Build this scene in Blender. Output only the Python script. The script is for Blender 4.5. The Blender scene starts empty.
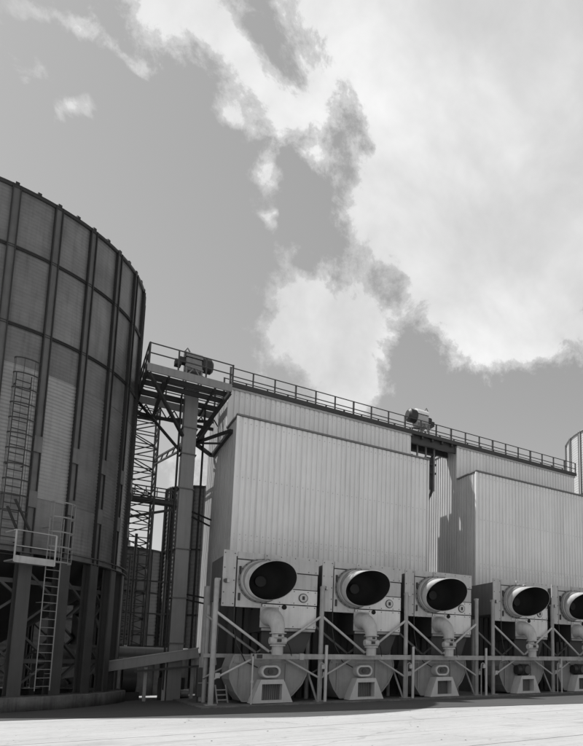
import bpy, math, random
from mathutils import Vector, Matrix
random.seed(7)
PI = math.pi
scene = bpy.context.scene
col = scene.collection

# ------------------------------------------------------------------ camera
cam_d = bpy.data.cameras.new('camera'); cam = bpy.data.objects.new('camera', cam_d); col.objects.link(cam)
scene.camera = cam
EYE = 1.65
YAW = math.atan(430/591.6); PITCH = math.atan(73/587)
cam.location = (0, 0, EYE)
cam.rotation_euler = (PI/2+PITCH, 0, -YAW)
cam_d.sensor_fit = 'HORIZONTAL'; cam_d.sensor_width = 36
cam_d.lens = 36*587/583
cam_d.shift_x = (291.5-480)/583; cam_d.shift_y = (591-373)/583
cam_d.clip_start = .1; cam_d.clip_end = 6000

# ------------------------------------------------------------------ light
ELEV = math.radians(54.5)
SUN = Vector((-.836*math.cos(ELEV), .549*math.cos(ELEV), math.sin(ELEV))).normalized()
sd = bpy.data.lights.new('sun', 'SUN'); sd.energy = 4.5; sd.angle = math.radians(.53); sd.color = (1, .995, .985)
so = bpy.data.objects.new('sun', sd); col.objects.link(so)
so.rotation_euler = SUN.to_track_quat('Z', 'Y').to_euler()
scene.view_settings.view_transform = 'Standard'; scene.view_settings.look = 'None'
cy = scene.cycles; cy.max_bounces = 6; cy.diffuse_bounces = 3; cy.glossy_bounces = 2; cy.transmission_bounces = 1; cy.caustics_reflective = False; cy.caustics_refractive = False
scene.view_settings.exposure = 0.0; scene.view_settings.gamma = 1

# ------------------------------------------------------------------ sky (black and white photograph: neutral greys)
FWD = Vector((math.sin(YAW)*math.cos(PITCH), math.cos(YAW)*math.cos(PITCH), math.sin(PITCH)))
RGT = Vector((math.cos(YAW), -math.sin(YAW), 0)); UPV = RGT.cross(FWD)
def sky_dir(x, y):          # bearing of a cloud in the photograph as a world direction
    return (FWD+RGT*((x-480)/587)+UPV*((591-y)/587)).normalized()
world = bpy.data.worlds.new('World'); scene.world = world; world.use_nodes = True
wt = world.node_tree; wt.nodes.clear()
class N:
    def __init__(s, t): s.t = t
    def n(s, typ, **k):
        x = s.t.nodes.new(typ)
        for a, b in k.items(): setattr(x, a, b)
        return x
    def put(s, x, i, v):
        if hasattr(v, 'links') or isinstance(v, bpy.types.NodeSocket): s.t.links.new(v, x.inputs[i])
        else: x.inputs[i].default_value = v
    def math(s, op, a, b=None, c=None, clamp=False):
        x = s.n('ShaderNodeMath', operation=op, use_clamp=clamp)
        for i, v in enumerate((a, b, c)):
            if v is not None: s.put(x, i, v)
        return x.outputs[0]
    def vmath(s, op, a, b=None):
        x = s.n('ShaderNodeVectorMath', operation=op); s.put(x, 0, a)
        if b is not None: s.put(x, 1, b)
        return x.outputs['Value'] if op == 'DOT_PRODUCT' else x.outputs[0]
    def noise(s, vec, scale, detail=8, rough=.6, dist=0., lac=2.):
        x = s.n('ShaderNodeTexNoise'); s.put(x, 'Vector', vec); s.put(x, 'Scale', scale); s.put(x, 'Detail', detail)
        s.put(x, 'Roughness', rough); s.put(x, 'Distortion', dist); s.put(x, 'Lacunarity', lac)
        return x
    def ramp(s, v, a, b, lo=0., hi=1., smooth=True):
        x = s.n('ShaderNodeMapRange', interpolation_type='SMOOTHSTEP' if smooth else 'LINEAR')
        for i, q in enumerate((v, a, b, lo, hi)): s.put(x, i, q)
        return x.outputs[0]
    def mixf(s, f, a, b):
        x = s.n('ShaderNodeMix', data_type='FLOAT'); s.put(x, 0, f); s.put(x, 2, a); s.put(x, 3, b); return x.outputs[0]
w = N(wt)
sky = w.n('ShaderNodeTexSky', sky_type='NISHITA', sun_disc=False, sun_elevation=ELEV,
          sun_rotation=math.atan2(SUN.x, SUN.y), altitude=100., air_density=1., dust_density=1.2, ozone_density=1.)
bw = w.n('ShaderNodeRGBToBW'); wt.links.new(sky.outputs[0], bw.inputs[0])
tc = w.n('ShaderNodeTexCoord'); d0 = tc.outputs['Generated']
wob = w.noise(d0, 7.5, 4, .62)
wv = w.vmath('SUBTRACT', wob.outputs['Color'], (.5, .5, .5))
sc = w.n('ShaderNodeVectorMath', operation='SCALE'); wt.links.new(wv, sc.inputs[0]); sc.inputs['Scale'].default_value = .13
dd = w.vmath('NORMALIZE', w.vmath('ADD', d0, sc.outputs[0]))
# x, y, radius (px), weight: bearing of the clouds and of the clear gaps
BLOBS = [(500, 60, 130, 1.0), (570, 190, 120, 1.0), (470, 190, 75, .7), (400, 40, 60, .55), (520, 300, 60, .7), (430, 230, 45, .55),
         (455, 310, 36, .35), (575, 320, 45, .6), (380, 195, 30, .55), (470, 345, 20, .2), (540, 365, 20, .2),
         (335, 335, 46, 1.15), (298, 318, 28, .75), (340, 385, 36, .8), (345, 285, 28, .55), (285, 258, 18, .7), (262, 292, 13, .5),
         (165, 6, 36, .6), (215, 28, 34, .6), (258, 84, 32, .65), (300, 85, 28, .5), (225, 122, 20, .9), (318, 156, 16, .6), (265, 186, 14, .9), (330, 10, 36, .35), (400, 120, 50, .35),
         (22, 14, 20, .55), (58, 26, 14, .5), (86, 40, 15, .55), (112, 58, 13, .6), (135, 70, 11, .65), (86, 122, 17, 1.1), (42, 70, 11, .5), (264, 232, 11, .95), (66, 82, 9, .4), (80, 64, 7, .25),
         (60, 215, 110, -.55), (190, 230, 95, -.6), (325, 225, 38, -.5), (268, 45, 19, -.75), (292, 62, 12, -.5), (322, 45, 16, -.4), (372, 150, 16, -.3), (345, 120, 26, -.65), (392, 275, 20, -.6), (440, 215, 9, -.45), (312, 262, 9, -.3),
         (440, 395, 36, -.6), (520, 420, 46, -.7), (580, 410, 34, -.6), (415, 350, 20, -.45), (205, 350, 70, -.5), (150, 120, 44, -.35), (190, 85, 34, -.4), (20, 130, 40, -.3)]
acc = None
for x, y, r, wgt in BLOBS:
    c = sky_dir(x, y); e = sky_dir(x+r, y); k = 1.0/max(1e-5, 1-c.dot(e))
    dot = w.vmath('DOT_PRODUCT', dd, tuple(c))
    ex = w.math('EXPONENT', w.math('MULTIPLY', w.math('SUBTRACT', dot, 1.), k*.8))
    acc = w.math('MULTIPLY', ex, wgt) if acc is None else w.math('MULTIPLY_ADD', ex, wgt, acc)
fb = w.noise(d0, 9.5, 8, .66, .35, 2.1).outputs[0]
fb2 = w.noise(d0, 2.3, 2, .55, 0.).outputs[0]
fb3 = w.noise(d0, 24., 6, .72, .25).outputs[0]
nz = w.math('MULTIPLY_ADD', w.math('SUBTRACT', fb, .5), 2.5, w.math('MULTIPLY', w.math('SUBTRACT', fb2, .5), .7))
nz = w.math('MULTIPLY_ADD', w.math('SUBTRACT', fb3, .5), 1.25, nz)
field = w.math('ADD', w.math('ADD', acc, .08), nz)
thin = w.ramp(field, .02, .55, 0., .55)          # thin veil
core = w.ramp(field, .26, .74, 0., 1.)            # dense body
dens = w.math('MAXIMUM', thin, core)
shade = w.noise(d0, 3.4, 5, .55, .3).outputs[0]
cval = w.math('MULTIPLY', w.ramp(shade, .32, .68, 6.6, 9.4), w.ramp(fb, .35, .65, .94, 1.03, False))
clear = w.math('MULTIPLY', w.math('POWER', bw.outputs[0], .6), 2.45)
val = w.mixf(dens, clear, cval)
bg = w.n('ShaderNodeBackground'); bg.inputs['Strength'].default_value = .1
wt.links.new(val, bg.inputs['Color'])
wo = w.n('ShaderNodeOutputWorld'); wt.links.new(bg.outputs[0], wo.inputs[0])

# ------------------------------------------------------------------ materials
MATS = {}
def mat(name, base, rough=.6, metal=0., var=.12, scale=1.2, streak=0., bump=0., bscale=40., spots=0.):
    m = bpy.data.materials.new(name); m.use_nodes = True; t = m.node_tree
    q = N(t); p = t.nodes['Principled BSDF']
    tcn = q.n('ShaderNodeTexCoord'); obi = q.n('ShaderNodeObjectInfo')
    off = q.n('ShaderNodeVectorMath', operation='ADD')
    comb = q.n('ShaderNodeCombineXYZ')
    for i in range(3): q.put(comb, i, q.math('MULTIPLY', obi.outputs['Random'], (37., 53., 19.)[i]))
    t.links.new(tcn.outputs['Object'], off.inputs[0]); t.links.new(comb.outputs[0], off.inputs[1]); v = off.outputs[0]
    f = q.noise(v, scale, 9, .65).outputs[0]
    val = q.ramp(f, .25, .75, base*(1-var), base*(1+var), False)
    if streak:
        mp = q.n('ShaderNodeMapping'); t.links.new(v, mp.inputs[0]); mp.inputs['Scale'].default_value = (6., 6., .35)
        s = q.noise(mp.outputs[0], 1., 8, .7).outputs[0]
        val = q.math('MULTIPLY', val, q.ramp(s, .42, .75, 1., 1-streak))
    if spots:
        s = q.noise(v, scale*9, 4, .7).outputs[0]
        val = q.math('MULTIPLY', val, q.ramp(s, .62, .72, 1., 1-spots))
    val = q.math('MULTIPLY', val, q.ramp(obi.outputs['Random'], 0., 1., 1-var*.35, 1+var*.35, False))
    t.links.new(val, p.inputs['Base Color'])
    t.links.new(q.ramp(f, .2, .8, rough*.85, min(1, rough*1.15), False), p.inputs['Roughness'])
    p.inputs['Metallic'].default_value = metal
    if bump:
        b = q.n('ShaderNodeBump'); b.inputs['Strength'].default_value = bump; b.inputs['Distance'].default_value = .02
        t.links.new(q.noise(v, bscale, 4, .6).outputs[0], b.inputs['Height']); t.links.new(b.outputs[0], p.inputs['Normal'])
    MATS[name] = m; return m
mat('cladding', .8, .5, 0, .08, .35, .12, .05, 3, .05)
mat('cladding_end_shade', .5, .5, 0, .12, .5, .18, .04, 4)  # same white cladding, darkened to paint in the end walls' shade
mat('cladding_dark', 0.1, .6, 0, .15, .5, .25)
mat('flashing_shade', .2, .5, .2, .15, 2, .1)  # darkened to paint in the shadow line along the wall tops
mat('trim', 0.45, .5, 0, .1, 2, .1)
mat('panel_paint', .52, .55, 0, .16, .8, .22, .08, 7, .22)
mat('panel_light', .8, .55, 0, .1, .8, .18, .08, 7, .14)
mat('frame_paint', .4, .55, 0, .25, 2, .25, 0, 40, .3)
mat('brace_paint', 0.55, .45, 0, .15, 2, .1)
mat('volute_paint', .33, .55, 0, .22, 1.0, .25, .08, 7, .22)
mat('hood_paint', .62, .55, 0, .1, 2, .14, 0, 40, .12)
mat('duct_paint', .52, .6, 0, .18, 2, .25, .05, 12, .18)
mat('cowl_paint', .47, .6, 0, .25, 1.6, .3, .06, 9, .2)
mat('recess_shade', 0.006, .8, 0, .3, 2)  # near-black colour standing in for the darkness inside openings
mat('plenum_paint', .13, .6, 0, .2, 1., .3)
mat('collar_shade', .22, .6, 0, .15, 2, .2)  # cowl base painted darker than its lip to imitate shade
mat('hub_shade', .02, .7, 0, .3, 2)  # fan hub darkened to sink into the painted mouth shade
mat('dark_plate', 0.065, .55, 0, .2, 1.2, .2)
mat('dark_steel', 0.04, .5, .3, .2, 3)
mat('rail_steel', 0.06, .5, .3, .2, 3)
mat('bright_steel', .5, .4, .4, .1, 4)
mat('silo_sheet', .2, .42, .35, .3, .8, .3, .08, 5)
mat('silo_sheet_reflect', .33, .4, .35, .18, .8, .2)  # paler copy of silo_sheet, imitating light reflected onto two bays
mat('silo_rib', 0.035, .5, .3, .2, 1.2, .2)
mat('silo_web', .15, .5, .3, .3, 1.2, .3)
mat('column_paint', .07, .55, .1, .2, 1.2, .25)
mat('ladder_paint', 0.24, .5, .2, .15, 2)
mat('far_sheet', .12, .5, .2, .2, .4, .2)
mat('far_rib', .2, .5, .1, .1, .4)
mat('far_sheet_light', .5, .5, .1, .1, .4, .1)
mat('concrete_plinth', .14, .85, 0, .55, 1.8, .45, .4, 30, .5)
mat('leg_paint', 0.25, .5, .1, .12, .8, .2, .04, 6)

def ground_mat(name, base, lines=True):
    m = bpy.data.materials.new(name); m.use_nodes = True; t = m.node_tree; q = N(t); p = t.nodes['Principled BSDF']
    geo = q.n('ShaderNodeNewGeometry'); v = geo.outputs['Position']
    mp = q.n('ShaderNodeMapping'); t.links.new(v, mp.inputs[0]); mp.inputs['Scale'].default_value = (.16, 1., 1.)
    a = q.noise(v, .35, 8, .6).outputs[0]; b = q.noise(mp.outputs[0], 1.1, 10, .68, .3).outputs[0]; c = q.noise(v, 7., 6, .7).outputs[0]
    val = q.ramp(a, .3, .7, base*.9, base*1.06, False)
    val = q.math('MULTIPLY', val, q.ramp(b, .3, .7, .88, 1.05, False))
    if lines:
        val = q.math('MULTIPLY', val, q.ramp(q.noise(v, .55, 5, .6, .5).outputs[0], .56, .72, 1., .8))
        mp3 = q.n('ShaderNodeMapping'); t.links.new(v, mp3.inputs[0]); mp3.inputs['Scale'].default_value = (.09, 2.6, 1.); mp3.inputs['Rotation'].default_value = (0, 0, -.05)
        val = q.math('MULTIPLY', val, q.ramp(q.noise(mp3.outputs[0], 1.7, 7, .7).outputs[0], .5, .7, 1., .78))
        val = q.math('MULTIPLY', val, q.ramp(b, .57, .68, 1., .76))
        mp2 = q.n('ShaderNodeMapping'); t.links.new(v, mp2.inputs[0]); mp2.inputs['Scale'].default_value = (.35, 1.6, 1.); mp2.inputs['Rotation'].default_value = (0, 0, .12)
        e = q.noise(mp2.outputs[0], 2.2, 6, .62, .8).outputs[0]
        val = q.math('MULTIPLY', val, q.ramp(e, .635, .71, 1., .5))
        vo = q.n('ShaderNodeTexVoronoi', feature='DISTANCE_TO_EDGE'); t.links.new(q.vmath('ADD', v, q.vmath('MULTIPLY', q.noise(v, .8, 5, .6).outputs['Color'], (1.6, 1.6, 0))), vo.inputs['Vector']); vo.inputs['Scale'].default_value = .19
        val = q.math('MULTIPLY', val, q.ramp(vo.outputs['Distance'], .001, .005, .78, 1.))
    val = q.math('MULTIPLY', val, q.ramp(c, .3, .75, 1.06, .9, False))
    t.links.new(val, p.inputs['Base Color']); p.inputs['Roughness'].default_value = .9
    bp = q.n('ShaderNodeBump'); bp.inputs['Strength'].default_value = .25; bp.inputs['Distance'].default_value = .02
    t.links.new(c, bp.inputs['Height']); t.links.new(bp.outputs[0], p.inputs['Normal'])
    MATS[name] = m
ground_mat('concrete', .5)
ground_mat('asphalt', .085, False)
ground_mat('dirt', .4)

# ------------------------------------------------------------------ mesh builder
WORLD = {}
def wloc(o):
    return WORLD.get(o.name, Vector((0, 0, 0))) if o else Vector((0, 0, 0))
class MB:
    def __init__(s): s.v = []; s.f = []; s.sm = []
    def add(s, vs, fs, smooth=False):
        o = len(s.v); s.v += [tuple(x) for x in vs]; s.f += [tuple(i+o for i in f) for f in fs]; s.sm += [smooth]*len(fs); return s
    def box(s, a, b):
        x0, y0, z0 = (min(a[i], b[i]) for i in range(3)); x1, y1, z1 = (max(a[i], b[i]) for i in range(3))
        return s.add([(x0, y0, z0), (x1, y0, z0), (x1, y1, z0), (x0, y1, z0), (x0, y0, z1), (x1, y0, z1), (x1, y1, z1), (x0, y1, z1)],
                     [(0, 3, 2, 1), (4, 5, 6, 7), (0, 1, 5, 4), (1, 2, 6, 5), (2, 3, 7, 6), (3, 0, 4, 7)])
    def frame(s, p, q, up):
        p = Vector(p); q = Vector(q); d = (q-p).normalized(); u = Vector(up)
        if abs(d.dot(u)) > .98: u = Vector((1, 0, 0))
        r = d.cross(u).normalized(); u = r.cross(d).normalized(); return p, q, r, u
    def bar(s, p, q, a, b=None, up=(0, 0, 1)):
        b = a if b is None else b; p, q, r, u = s.frame(p, q, up)
        c = [r*(i*a/2)+u*(j*b/2) for i, j in ((-1, -1), (1, -1), (1, 1), (-1, 1))]
        return s.add([p+x for x in c]+[q+x for x in c], [(3, 2, 1, 0), (4, 5, 6, 7), (0, 1, 5, 4), (1, 2, 6, 5), (2, 3, 7, 6), (3, 0, 4, 7)])
    def tube(s, p, q, r0, r1=None, n=10, caps=True):
        r1 = r0 if r1 is None else r1; p, q, r, u = s.frame(p, q, (0, 0, 1)); vs = []
        for c, rad in ((p, r0), (q, r1)):
            for k in range(n):
                a = 2*PI*k/n; vs.append(c+r*(rad*math.cos(a))+u*(rad*math.sin(a)))
        s.add(vs, [(k, (k+1) % n, n+(k+1) % n, n+k) for k in range(n)], True)
        if caps: s.add(vs, [tuple(range(n-1, -1, -1)), tuple(range(n, 2*n))])
        return s
    def path(s, pts, rad, n=10, caps=True):
        rad = rad if isinstance(rad, (list, tuple)) else [rad]*len(pts); pts = [Vector(p) for p in pts]; rings = []; ref = None
        for i, p in enumerate(pts):
            d = (pts[min(i+1, len(pts)-1)]-pts[max(i-1, 0)]).normalized()
            if ref is None: ref = Vector((1, 0, 0)) if abs(d.x) < .8 else Vector((0, 0, 1))
            r = (ref-d*ref.dot(d)).normalized(); ref = r; u = d.cross(r)
            rings.append([p+r*(rad[i]*math.cos(2*PI*k/n))+u*(rad[i]*math.sin(2*PI*k/n)) for k in range(n)])
        vs = [x for g in rings for x in g]; m = len(rings)
        s.add(vs, [(i*n+k, i*n+(k+1) % n, (i+1)*n+(k+1) % n, (i+1)*n+k) for i in range(m-1) for k in range(n)], True)
        if caps: s.add(rings[0], [tuple(range(n-1, -1, -1))]); s.add(rings[-1], [tuple(range(n))])
        return s
    def poly_y(s, pts, y0, y1):       # polygon in xz pushed along y
        n = len(pts); vs = [(x, y0, z) for x, z in pts]+[(x, y1, z) for x, z in pts]
        return s.add(vs, [tuple(range(n)), tuple(range(2*n-1, n-1, -1))]+[(k, k+n, (k+1) % n+n, (k+1) % n) for k in range(n)])
    def lathe(s, prof, n=48, c=(0, 0, 0), a0=0, a1=2*PI, smooth=True):
        closed = abs(a1-a0-2*PI) < 1e-6; m = n if closed else n+1; vs = []
        for k in range(m):
            a = a0+(a1-a0)*k/n
            for r, z in prof: vs.append((c[0]+r*math.cos(a), c[1]+r*math.sin(a), c[2]+z))
        L = len(prof); fs = []
        for k in range(n):
            k2 = (k+1) % m
            for i in range(L-1): fs.append((k*L+i, k2*L+i, k2*L+i+1, k*L+i+1))
        return s.add(vs, fs, smooth)
    def mesh(s, name, off=Vector((0, 0, 0))):
        me = bpy.data.meshes.new(name); me.from_pydata([tuple(Vector(v)-off) for v in s.v], [], s.f); me.update()
        me.polygons.foreach_set('use_smooth', s.sm); return me
    def build(s, name, m, parent=None, bevel=0):
        me = s.mesh(name, wloc(parent)); me.materials.append(MATS[m])
        return place(name, me, parent, None, bevel)
def place(name, me, parent=None, loc=None, bevel=0, rz=0):
    o = bpy.data.objects.new(name, me); col.objects.link(o)
    if parent: o.parent = parent
    if loc is not None: o.location = Vector(loc)-wloc(parent)
    if rz: o.rotation_euler = (0, 0, rz)
    if bevel:
        b = o.modifiers.new('bevel', 'BEVEL'); b.width = bevel; b.segments = 2; b.limit_method = 'ANGLE'
    if o.name not in WORLD: WORLD[o.name] = Vector(loc) if loc is not None else (wloc(parent))
    return o
def tag(o, label, cat, group=None):
    o['label'] = label; o['category'] = cat
    if group: o['group'] = group
    return o
def thing(name, loc, label, cat, group=None):
    o = bpy.data.objects.new(name, None); col.objects.link(o); o.location = loc; o.empty_display_size = .3; WORLD[o.name] = Vector(loc)
    return tag(o, label, cat, group)
def struct(o): o['kind'] = 'structure'; return o
def copy_tree(o, parent=None):
    c = o.copy(); col.objects.link(c); WORLD[c.name] = wloc(o)
    if parent: c.parent = parent
    for ch in o.children: copy_tree(ch, c)
    return c

# ------------------------------------------------------------------ ground
g = MB(); g.add([(-2500, -2500, -.02), (2500, -2500, -.02), (2500, 2500, -.02), (-2500, 2500, -.02)], [(0, 1, 2, 3)])
ground = struct(g.build('ground', 'dirt'))
for k in range(17):                                  # poured concrete lanes in front of the plant, open joints between them
    y0 = -9.6+k*2.8; y1 = y0+2.765
    MB().box((-60, y0, -.25), (110, y1, random.uniform(-.003, .003))).build('concrete_lane', 'concrete', ground)
# tarmac strip along the plant; its skewed front edge fills in missing shadow
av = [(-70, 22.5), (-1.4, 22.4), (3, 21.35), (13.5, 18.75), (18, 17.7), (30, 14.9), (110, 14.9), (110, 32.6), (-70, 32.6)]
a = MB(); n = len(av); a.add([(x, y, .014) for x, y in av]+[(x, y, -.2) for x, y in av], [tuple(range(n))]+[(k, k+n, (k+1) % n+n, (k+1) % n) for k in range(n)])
struct(a.build('asphalt_shade_strip', 'asphalt'))
a = MB().box((4.6, 23.7, -.1), (34, 34.2, .07)); struct(a.build('plinth', 'concrete_plinth', None, .02))
a = MB().box((-70, 38.05, -.25), (140, 120, -.004)); struct(a.build('yard', 'concrete'))

# ------------------------------------------------------------------ silos
def corrugated(R, ang, h, pitch, amp, nx=5):
    m = MB(); n = max(2, int(h/pitch*4)); vs = []
    for j in range(n+1):
        z = h*j/n; rr = R+amp*math.sin(2*PI*z/pitch)
        for i in range(nx+1):
            t = -ang/2+ang*i/nx; vs.append((rr*math.cos(t), rr*math.sin(t), z))
    m.add(vs, [(j*(nx+1)+i, j*(nx+1)+i+1, (j+1)*(nx+1)+i+1, (j+1)*(nx+1)+i) for j in range(n) for i in range(nx)], True)
    return m
def polar(c, R, deg, z): return Vector((c[0]+R*math.cos(math.radians(deg)), c[1]+R*math.sin(math.radians(deg)), z))
def silo(name, c, R, zb, zt, nb, a0, courses, rings, label, group, sheet, light=(), legs=True, ribm='silo_rib', webm='silo_web', roof=.36, clips=True):
    t = thing(name, (c[0], c[1], 0), label, 'silo', group)
    st = 360/nb; L = Vector((c[0], c[1], 0))
    for z0, z1, amp, pitch in courses:
        me = {}
        for k in range(nb):
            deg = a0+st*(k+.5); s = 'silo_sheet_reflect' if (round(deg), z0) in light else sheet
            if s not in me:
                me[s] = corrugated(R, math.radians(st)*.999, z1-z0-.004, pitch, amp).mesh('wall_panel'); me[s].materials.append(MATS[s])
            place('wall_panel', me[s], t, (c[0], c[1], z0), 0, math.radians(deg))
    rb = MB(); wd = .135; z0, z1 = zb-.05, zt+.02      # double flanged upright: pale web between two dark flanges
    rb.box((R-.02, -wd, z0), (R+.12, -wd+.035, z1)); rb.box((R-.02, wd-.035, z0), (R+.12, wd, z1))
    rm = rb.mesh('rib'); rm.materials.append(MATS[ribm])
    wb = MB().box((R-.01, -wd+.035, z0+.02), (R+.06, wd-.035, z1-.05)); wm = wb.mesh('rib_web'); wm.materials.append(MATS[webm])
    sp = MB().box((R+.05, -.13, -.3), (R+.15, .13, .3)); sm = sp.mesh('splice_plate'); sm.materials.append(MATS[webm])
    cl = MB().box((R-.02, -.06, 0), (R+.1, .06, .1)); cm = cl.mesh('rim_clip'); cm.materials.append(MATS[ribm])
    for k in range(nb):
        r = place('rib', rm, t, (c[0], c[1], 0), 0, math.radians(a0+st*k))
        x = place('rib_web', wm, r, None); 
        if clips:
            for zs in (9.62, 7.56): y = bpy.data.objects.new('splice_plate', sm); col.objects.link(y); y.parent = r; y.location = (0, 0, zs)
            for e in (0, .5): place('rim_clip', cm, t, (c[0], c[1], zt+.02), 0, math.radians(a0+st*(k+e)))
    for z in rings:
        MB().lathe([(R+.01, z-.05), (R+.09, z-.05), (R+.09, z-.035), (R+.03, z-.03), (R+.03, z+.03), (R+.09, z+.035), (R+.09, z+.05), (R+.01, z+.05)], 108, (c[0], c[1], 0)).build('ring_girt', ribm, t)
    MB().lathe([(R-.02, zt-.1), (R+.1, zt-.1), (R+.1, zt+.03), (R-.02, zt+.03)], 108, (c[0], c[1], 0)).build('rim', ribm, t)
    MB().lathe([(R+.08, zt+.03), (.6, zt+.03+(R-.6)*roof), (.6, zt+.4+(R-.6)*roof), (.02, zt+.45+(R-.6)*roof)], 54, (c[0], c[1], 0)).build('roof', sheet, t)
    MB().lathe([(R-.05, zb), (R+.16, zb), (R+.16, zb+.02), (R+.05, zb+.03), (R+.05, zb+.2), (R+.16, zb+.21), (R+.16, zb+.23), (R-.05, zb+.23)], 108, (c[0], c[1], 0), smooth=False).build('base_ring', webm, t)
    if legs:
        MB().lathe([(R-.06, zb+.15), (.5, 1.7), (.5, 1.3), (.05, 1.3)], 54, (c[0], c[1], 0)).build('hopper', 'dark_steel', t)
        lg = MB(); lg.box((R-.26, -.2, .5), (R-.22, .2, zb)); lg.box((R+.04, -.2, .5), (R+.09, .2, zb)); lg.box((R-.22, -.03, .5), (R+.04, .03, zb))
        lg.box((R-.3, -.26, .49), (R+.14, .26, .54))
        lm = lg.mesh('column'); lm.materials.append(MATS['column_paint'])
        for k in range(nb): place('column', lm, t, (c[0], c[1], 0), 0, math.radians(a0+st*k))
        bm = MB(); hs = math.radians(st); lev = [.7, 1.75, 2.9, 4.05, 5.2]
        p = lambda i, z: (math.cos(i*hs)*(R-.3), math.sin(i*hs)*(R-.3), z)
        for j in range(4): bm.bar(p(j % 2, lev[j]), p((j+1) % 2, lev[j+1]), .12, .08)
        for z in (1.75, 4.6): bm.bar(p(0, z), p(1, z), .1, .16)
        bmm = bm.mesh('brace'); bmm.materials.append(MATS['column_paint'])
        for k in range(nb): place('brace', bmm, t, (c[0], c[1], 0), 0, math.radians(a0+st*k))
        MB().lathe([(R-1.1, .02), (R+.45, .0), (R+.45, .47), (R+.42, .5), (R-1.1, .5)], 108, (c[0], c[1], 0)).build('plinth_ring', 'concrete_plinth', t)
    return t
SC = (-3.28, 31.5); SR = 5.69
big = silo('grain_silo', SC, SR, 5.58, 19.12, 27, -79.6,
     [(5.58, 7.66, .008, .14), (7.66, 12.41, .016, .14), (12.41, 13.82, .004, .14), (13.82, 16.75, .004, .14), (16.75, 19.12, .004, .14)],
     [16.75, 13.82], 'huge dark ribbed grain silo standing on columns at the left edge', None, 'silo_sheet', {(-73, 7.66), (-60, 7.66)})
silo('grain_silo', (-5.6, 49.0), 7.4, .3, 13.0, 26, 3, [(.3, 4.5, .02, .3), (4.5, 8.7, .02, .3), (8.7, 13.0, .02, .3)], [4.5],
     'dark silo wall seen only between the columns of the big silo', None, 'far_sheet', legs=False, clips=False, roof=.2)
def tang(deg, s, R, z):
    p = polar(SC, R, deg, z); t = math.radians(deg+90); return p+Vector((math.cos(t)*s, math.sin(t)*s, 0))
def ladder(parent, deg, s0, Rl, z0, z1, width, cage0, m='ladder_paint'):
    lad = MB()
    for sgn in (-1, 1): lad.bar(tang(deg, s0+sgn*width/2, Rl, z0), tang(deg, s0+sgn*width/2, Rl, z1), .05, .03)
    z = z0+.15
    while z < z1: lad.tube(tang(deg, s0-width/2, Rl, z), tang(deg, s0+width/2, Rl, z), .018, n=6); z += .3
    for z in (z0+.6, (z0+z1)/2, z1-.4):
        for sgn in (-1, 1): lad.bar(tang(deg, s0+sgn*width/2, Rl, z), tang(deg, s0+sgn*width/2, SR+.01, z), .05, .02)
    l = lad.build('ladder', m, parent)
    cg = MB(); z = cage0; cr = .4
    arc = [-115+230*i/10 for i in range(11)]
    q = lambda an, z: tang(deg, s0+cr*math.sin(math.radians(an)), Rl+.1+cr*(.55+.6*math.cos(math.radians(an))), z)
    while z < z1+.95:
        for i in range(10): cg.bar(q(arc[i], z), q(arc[i+1], z), .012, .05)
        z += .55
    for i in (0, 2, 4, 6, 8, 10): cg.bar(q(arc[i], cage0), q(arc[i], z-.55), .04, .012)
    cg.build('safety_cage', m, l)
ladder(big, -72.5, 0, SR+.2, 5.3, 12.0, .45, 6.9, 'dark_steel')
ladder(big, -59.0, 0, SR+.35, .7, 7.0, .5, 5.3)
lp = MB(); dg = -66.8
for s0, s1, R0, R1 in ((-.62, .55, SR+.12, SR+.95),):
    vs = [tang(dg, s0, R1, 5.16), tang(dg, s1, R1, 5.16), tang(dg, s1, R0, 5.16), tang(dg, s0, R0, 5.16)]
    lp.add([v for v in vs]+[v+Vector((0, 0, .05)) for v in vs], [(3, 2, 1, 0), (4, 5, 6, 7), (0, 1, 5, 4), (1, 2, 6, 5), (2, 3, 7, 6), (3, 0, 4, 7)])
land = lp.build('landing', 'ladder_paint', big)
tb = MB(); tb.bar(tang(dg, -.64, SR+.97, 5.2), tang(dg, .57, SR+.97, 5.2), .03, .24); tb.build('toe_board', 'frame_paint', land)
rl = MB()
for s in (-.64, .57): rl.bar(tang(dg, s, SR+.97, 5.1), tang(dg, s, SR+.97, 6.2), .05)
for z in (5.66, 6.2): rl.bar(tang(dg, -.64, SR+.97, z), tang(dg, .57, SR+.97, z), .03)
rl.bar(tang(dg, -.64, SR+.97, 6.2), tang(dg, -.64, SR+.15, 6.2), .04)
rl.build('landing_rail', 'frame_paint', land)
sb = MB()
sb.bar(tang(dg, -.75, SR+.9, 7.25), tang(dg, -.1, SR+.6, 6.25), .06); sb.bar(tang(dg, -.95, SR+.9, 6.95), tang(dg, -.5, SR+.6, 6.25), .06); sb.build('stay', 'dark_steel', land)

silo('grain_silo', (4.3, 58.5), 3.9, .3, 11.1, 22, 3, [(.3, 4, .02, .3), (4, 7.5, .02, .3), (7.5, 11.1, .02, .3)], [4, 7.5],
     'low ribbed silo far behind the lattice mast', None, 'far_sheet', legs=False, clips=False, roof=.2)
silo('grain_silo', (8.75, 47.0), 2.75, .3, 14.2, 20, 4, [(.3, 5, .02, .3), (5, 9.6, .02, .3), (9.6, 14.2, .02, .3)], [5, 9.6],
     'narrow dark ribbed silo right behind the elevator leg', None, 'far_sheet', legs=False, clips=False, roof=.15)
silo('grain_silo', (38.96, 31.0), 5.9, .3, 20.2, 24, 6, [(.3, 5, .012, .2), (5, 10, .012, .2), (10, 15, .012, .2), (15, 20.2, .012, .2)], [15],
     'sunlit pale silo behind the right end of the rooftop catwalk', None, 'far_sheet_light', legs=False, clips=False, webm='far_sheet_light', ribm='far_rib', roof=.3)

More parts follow.
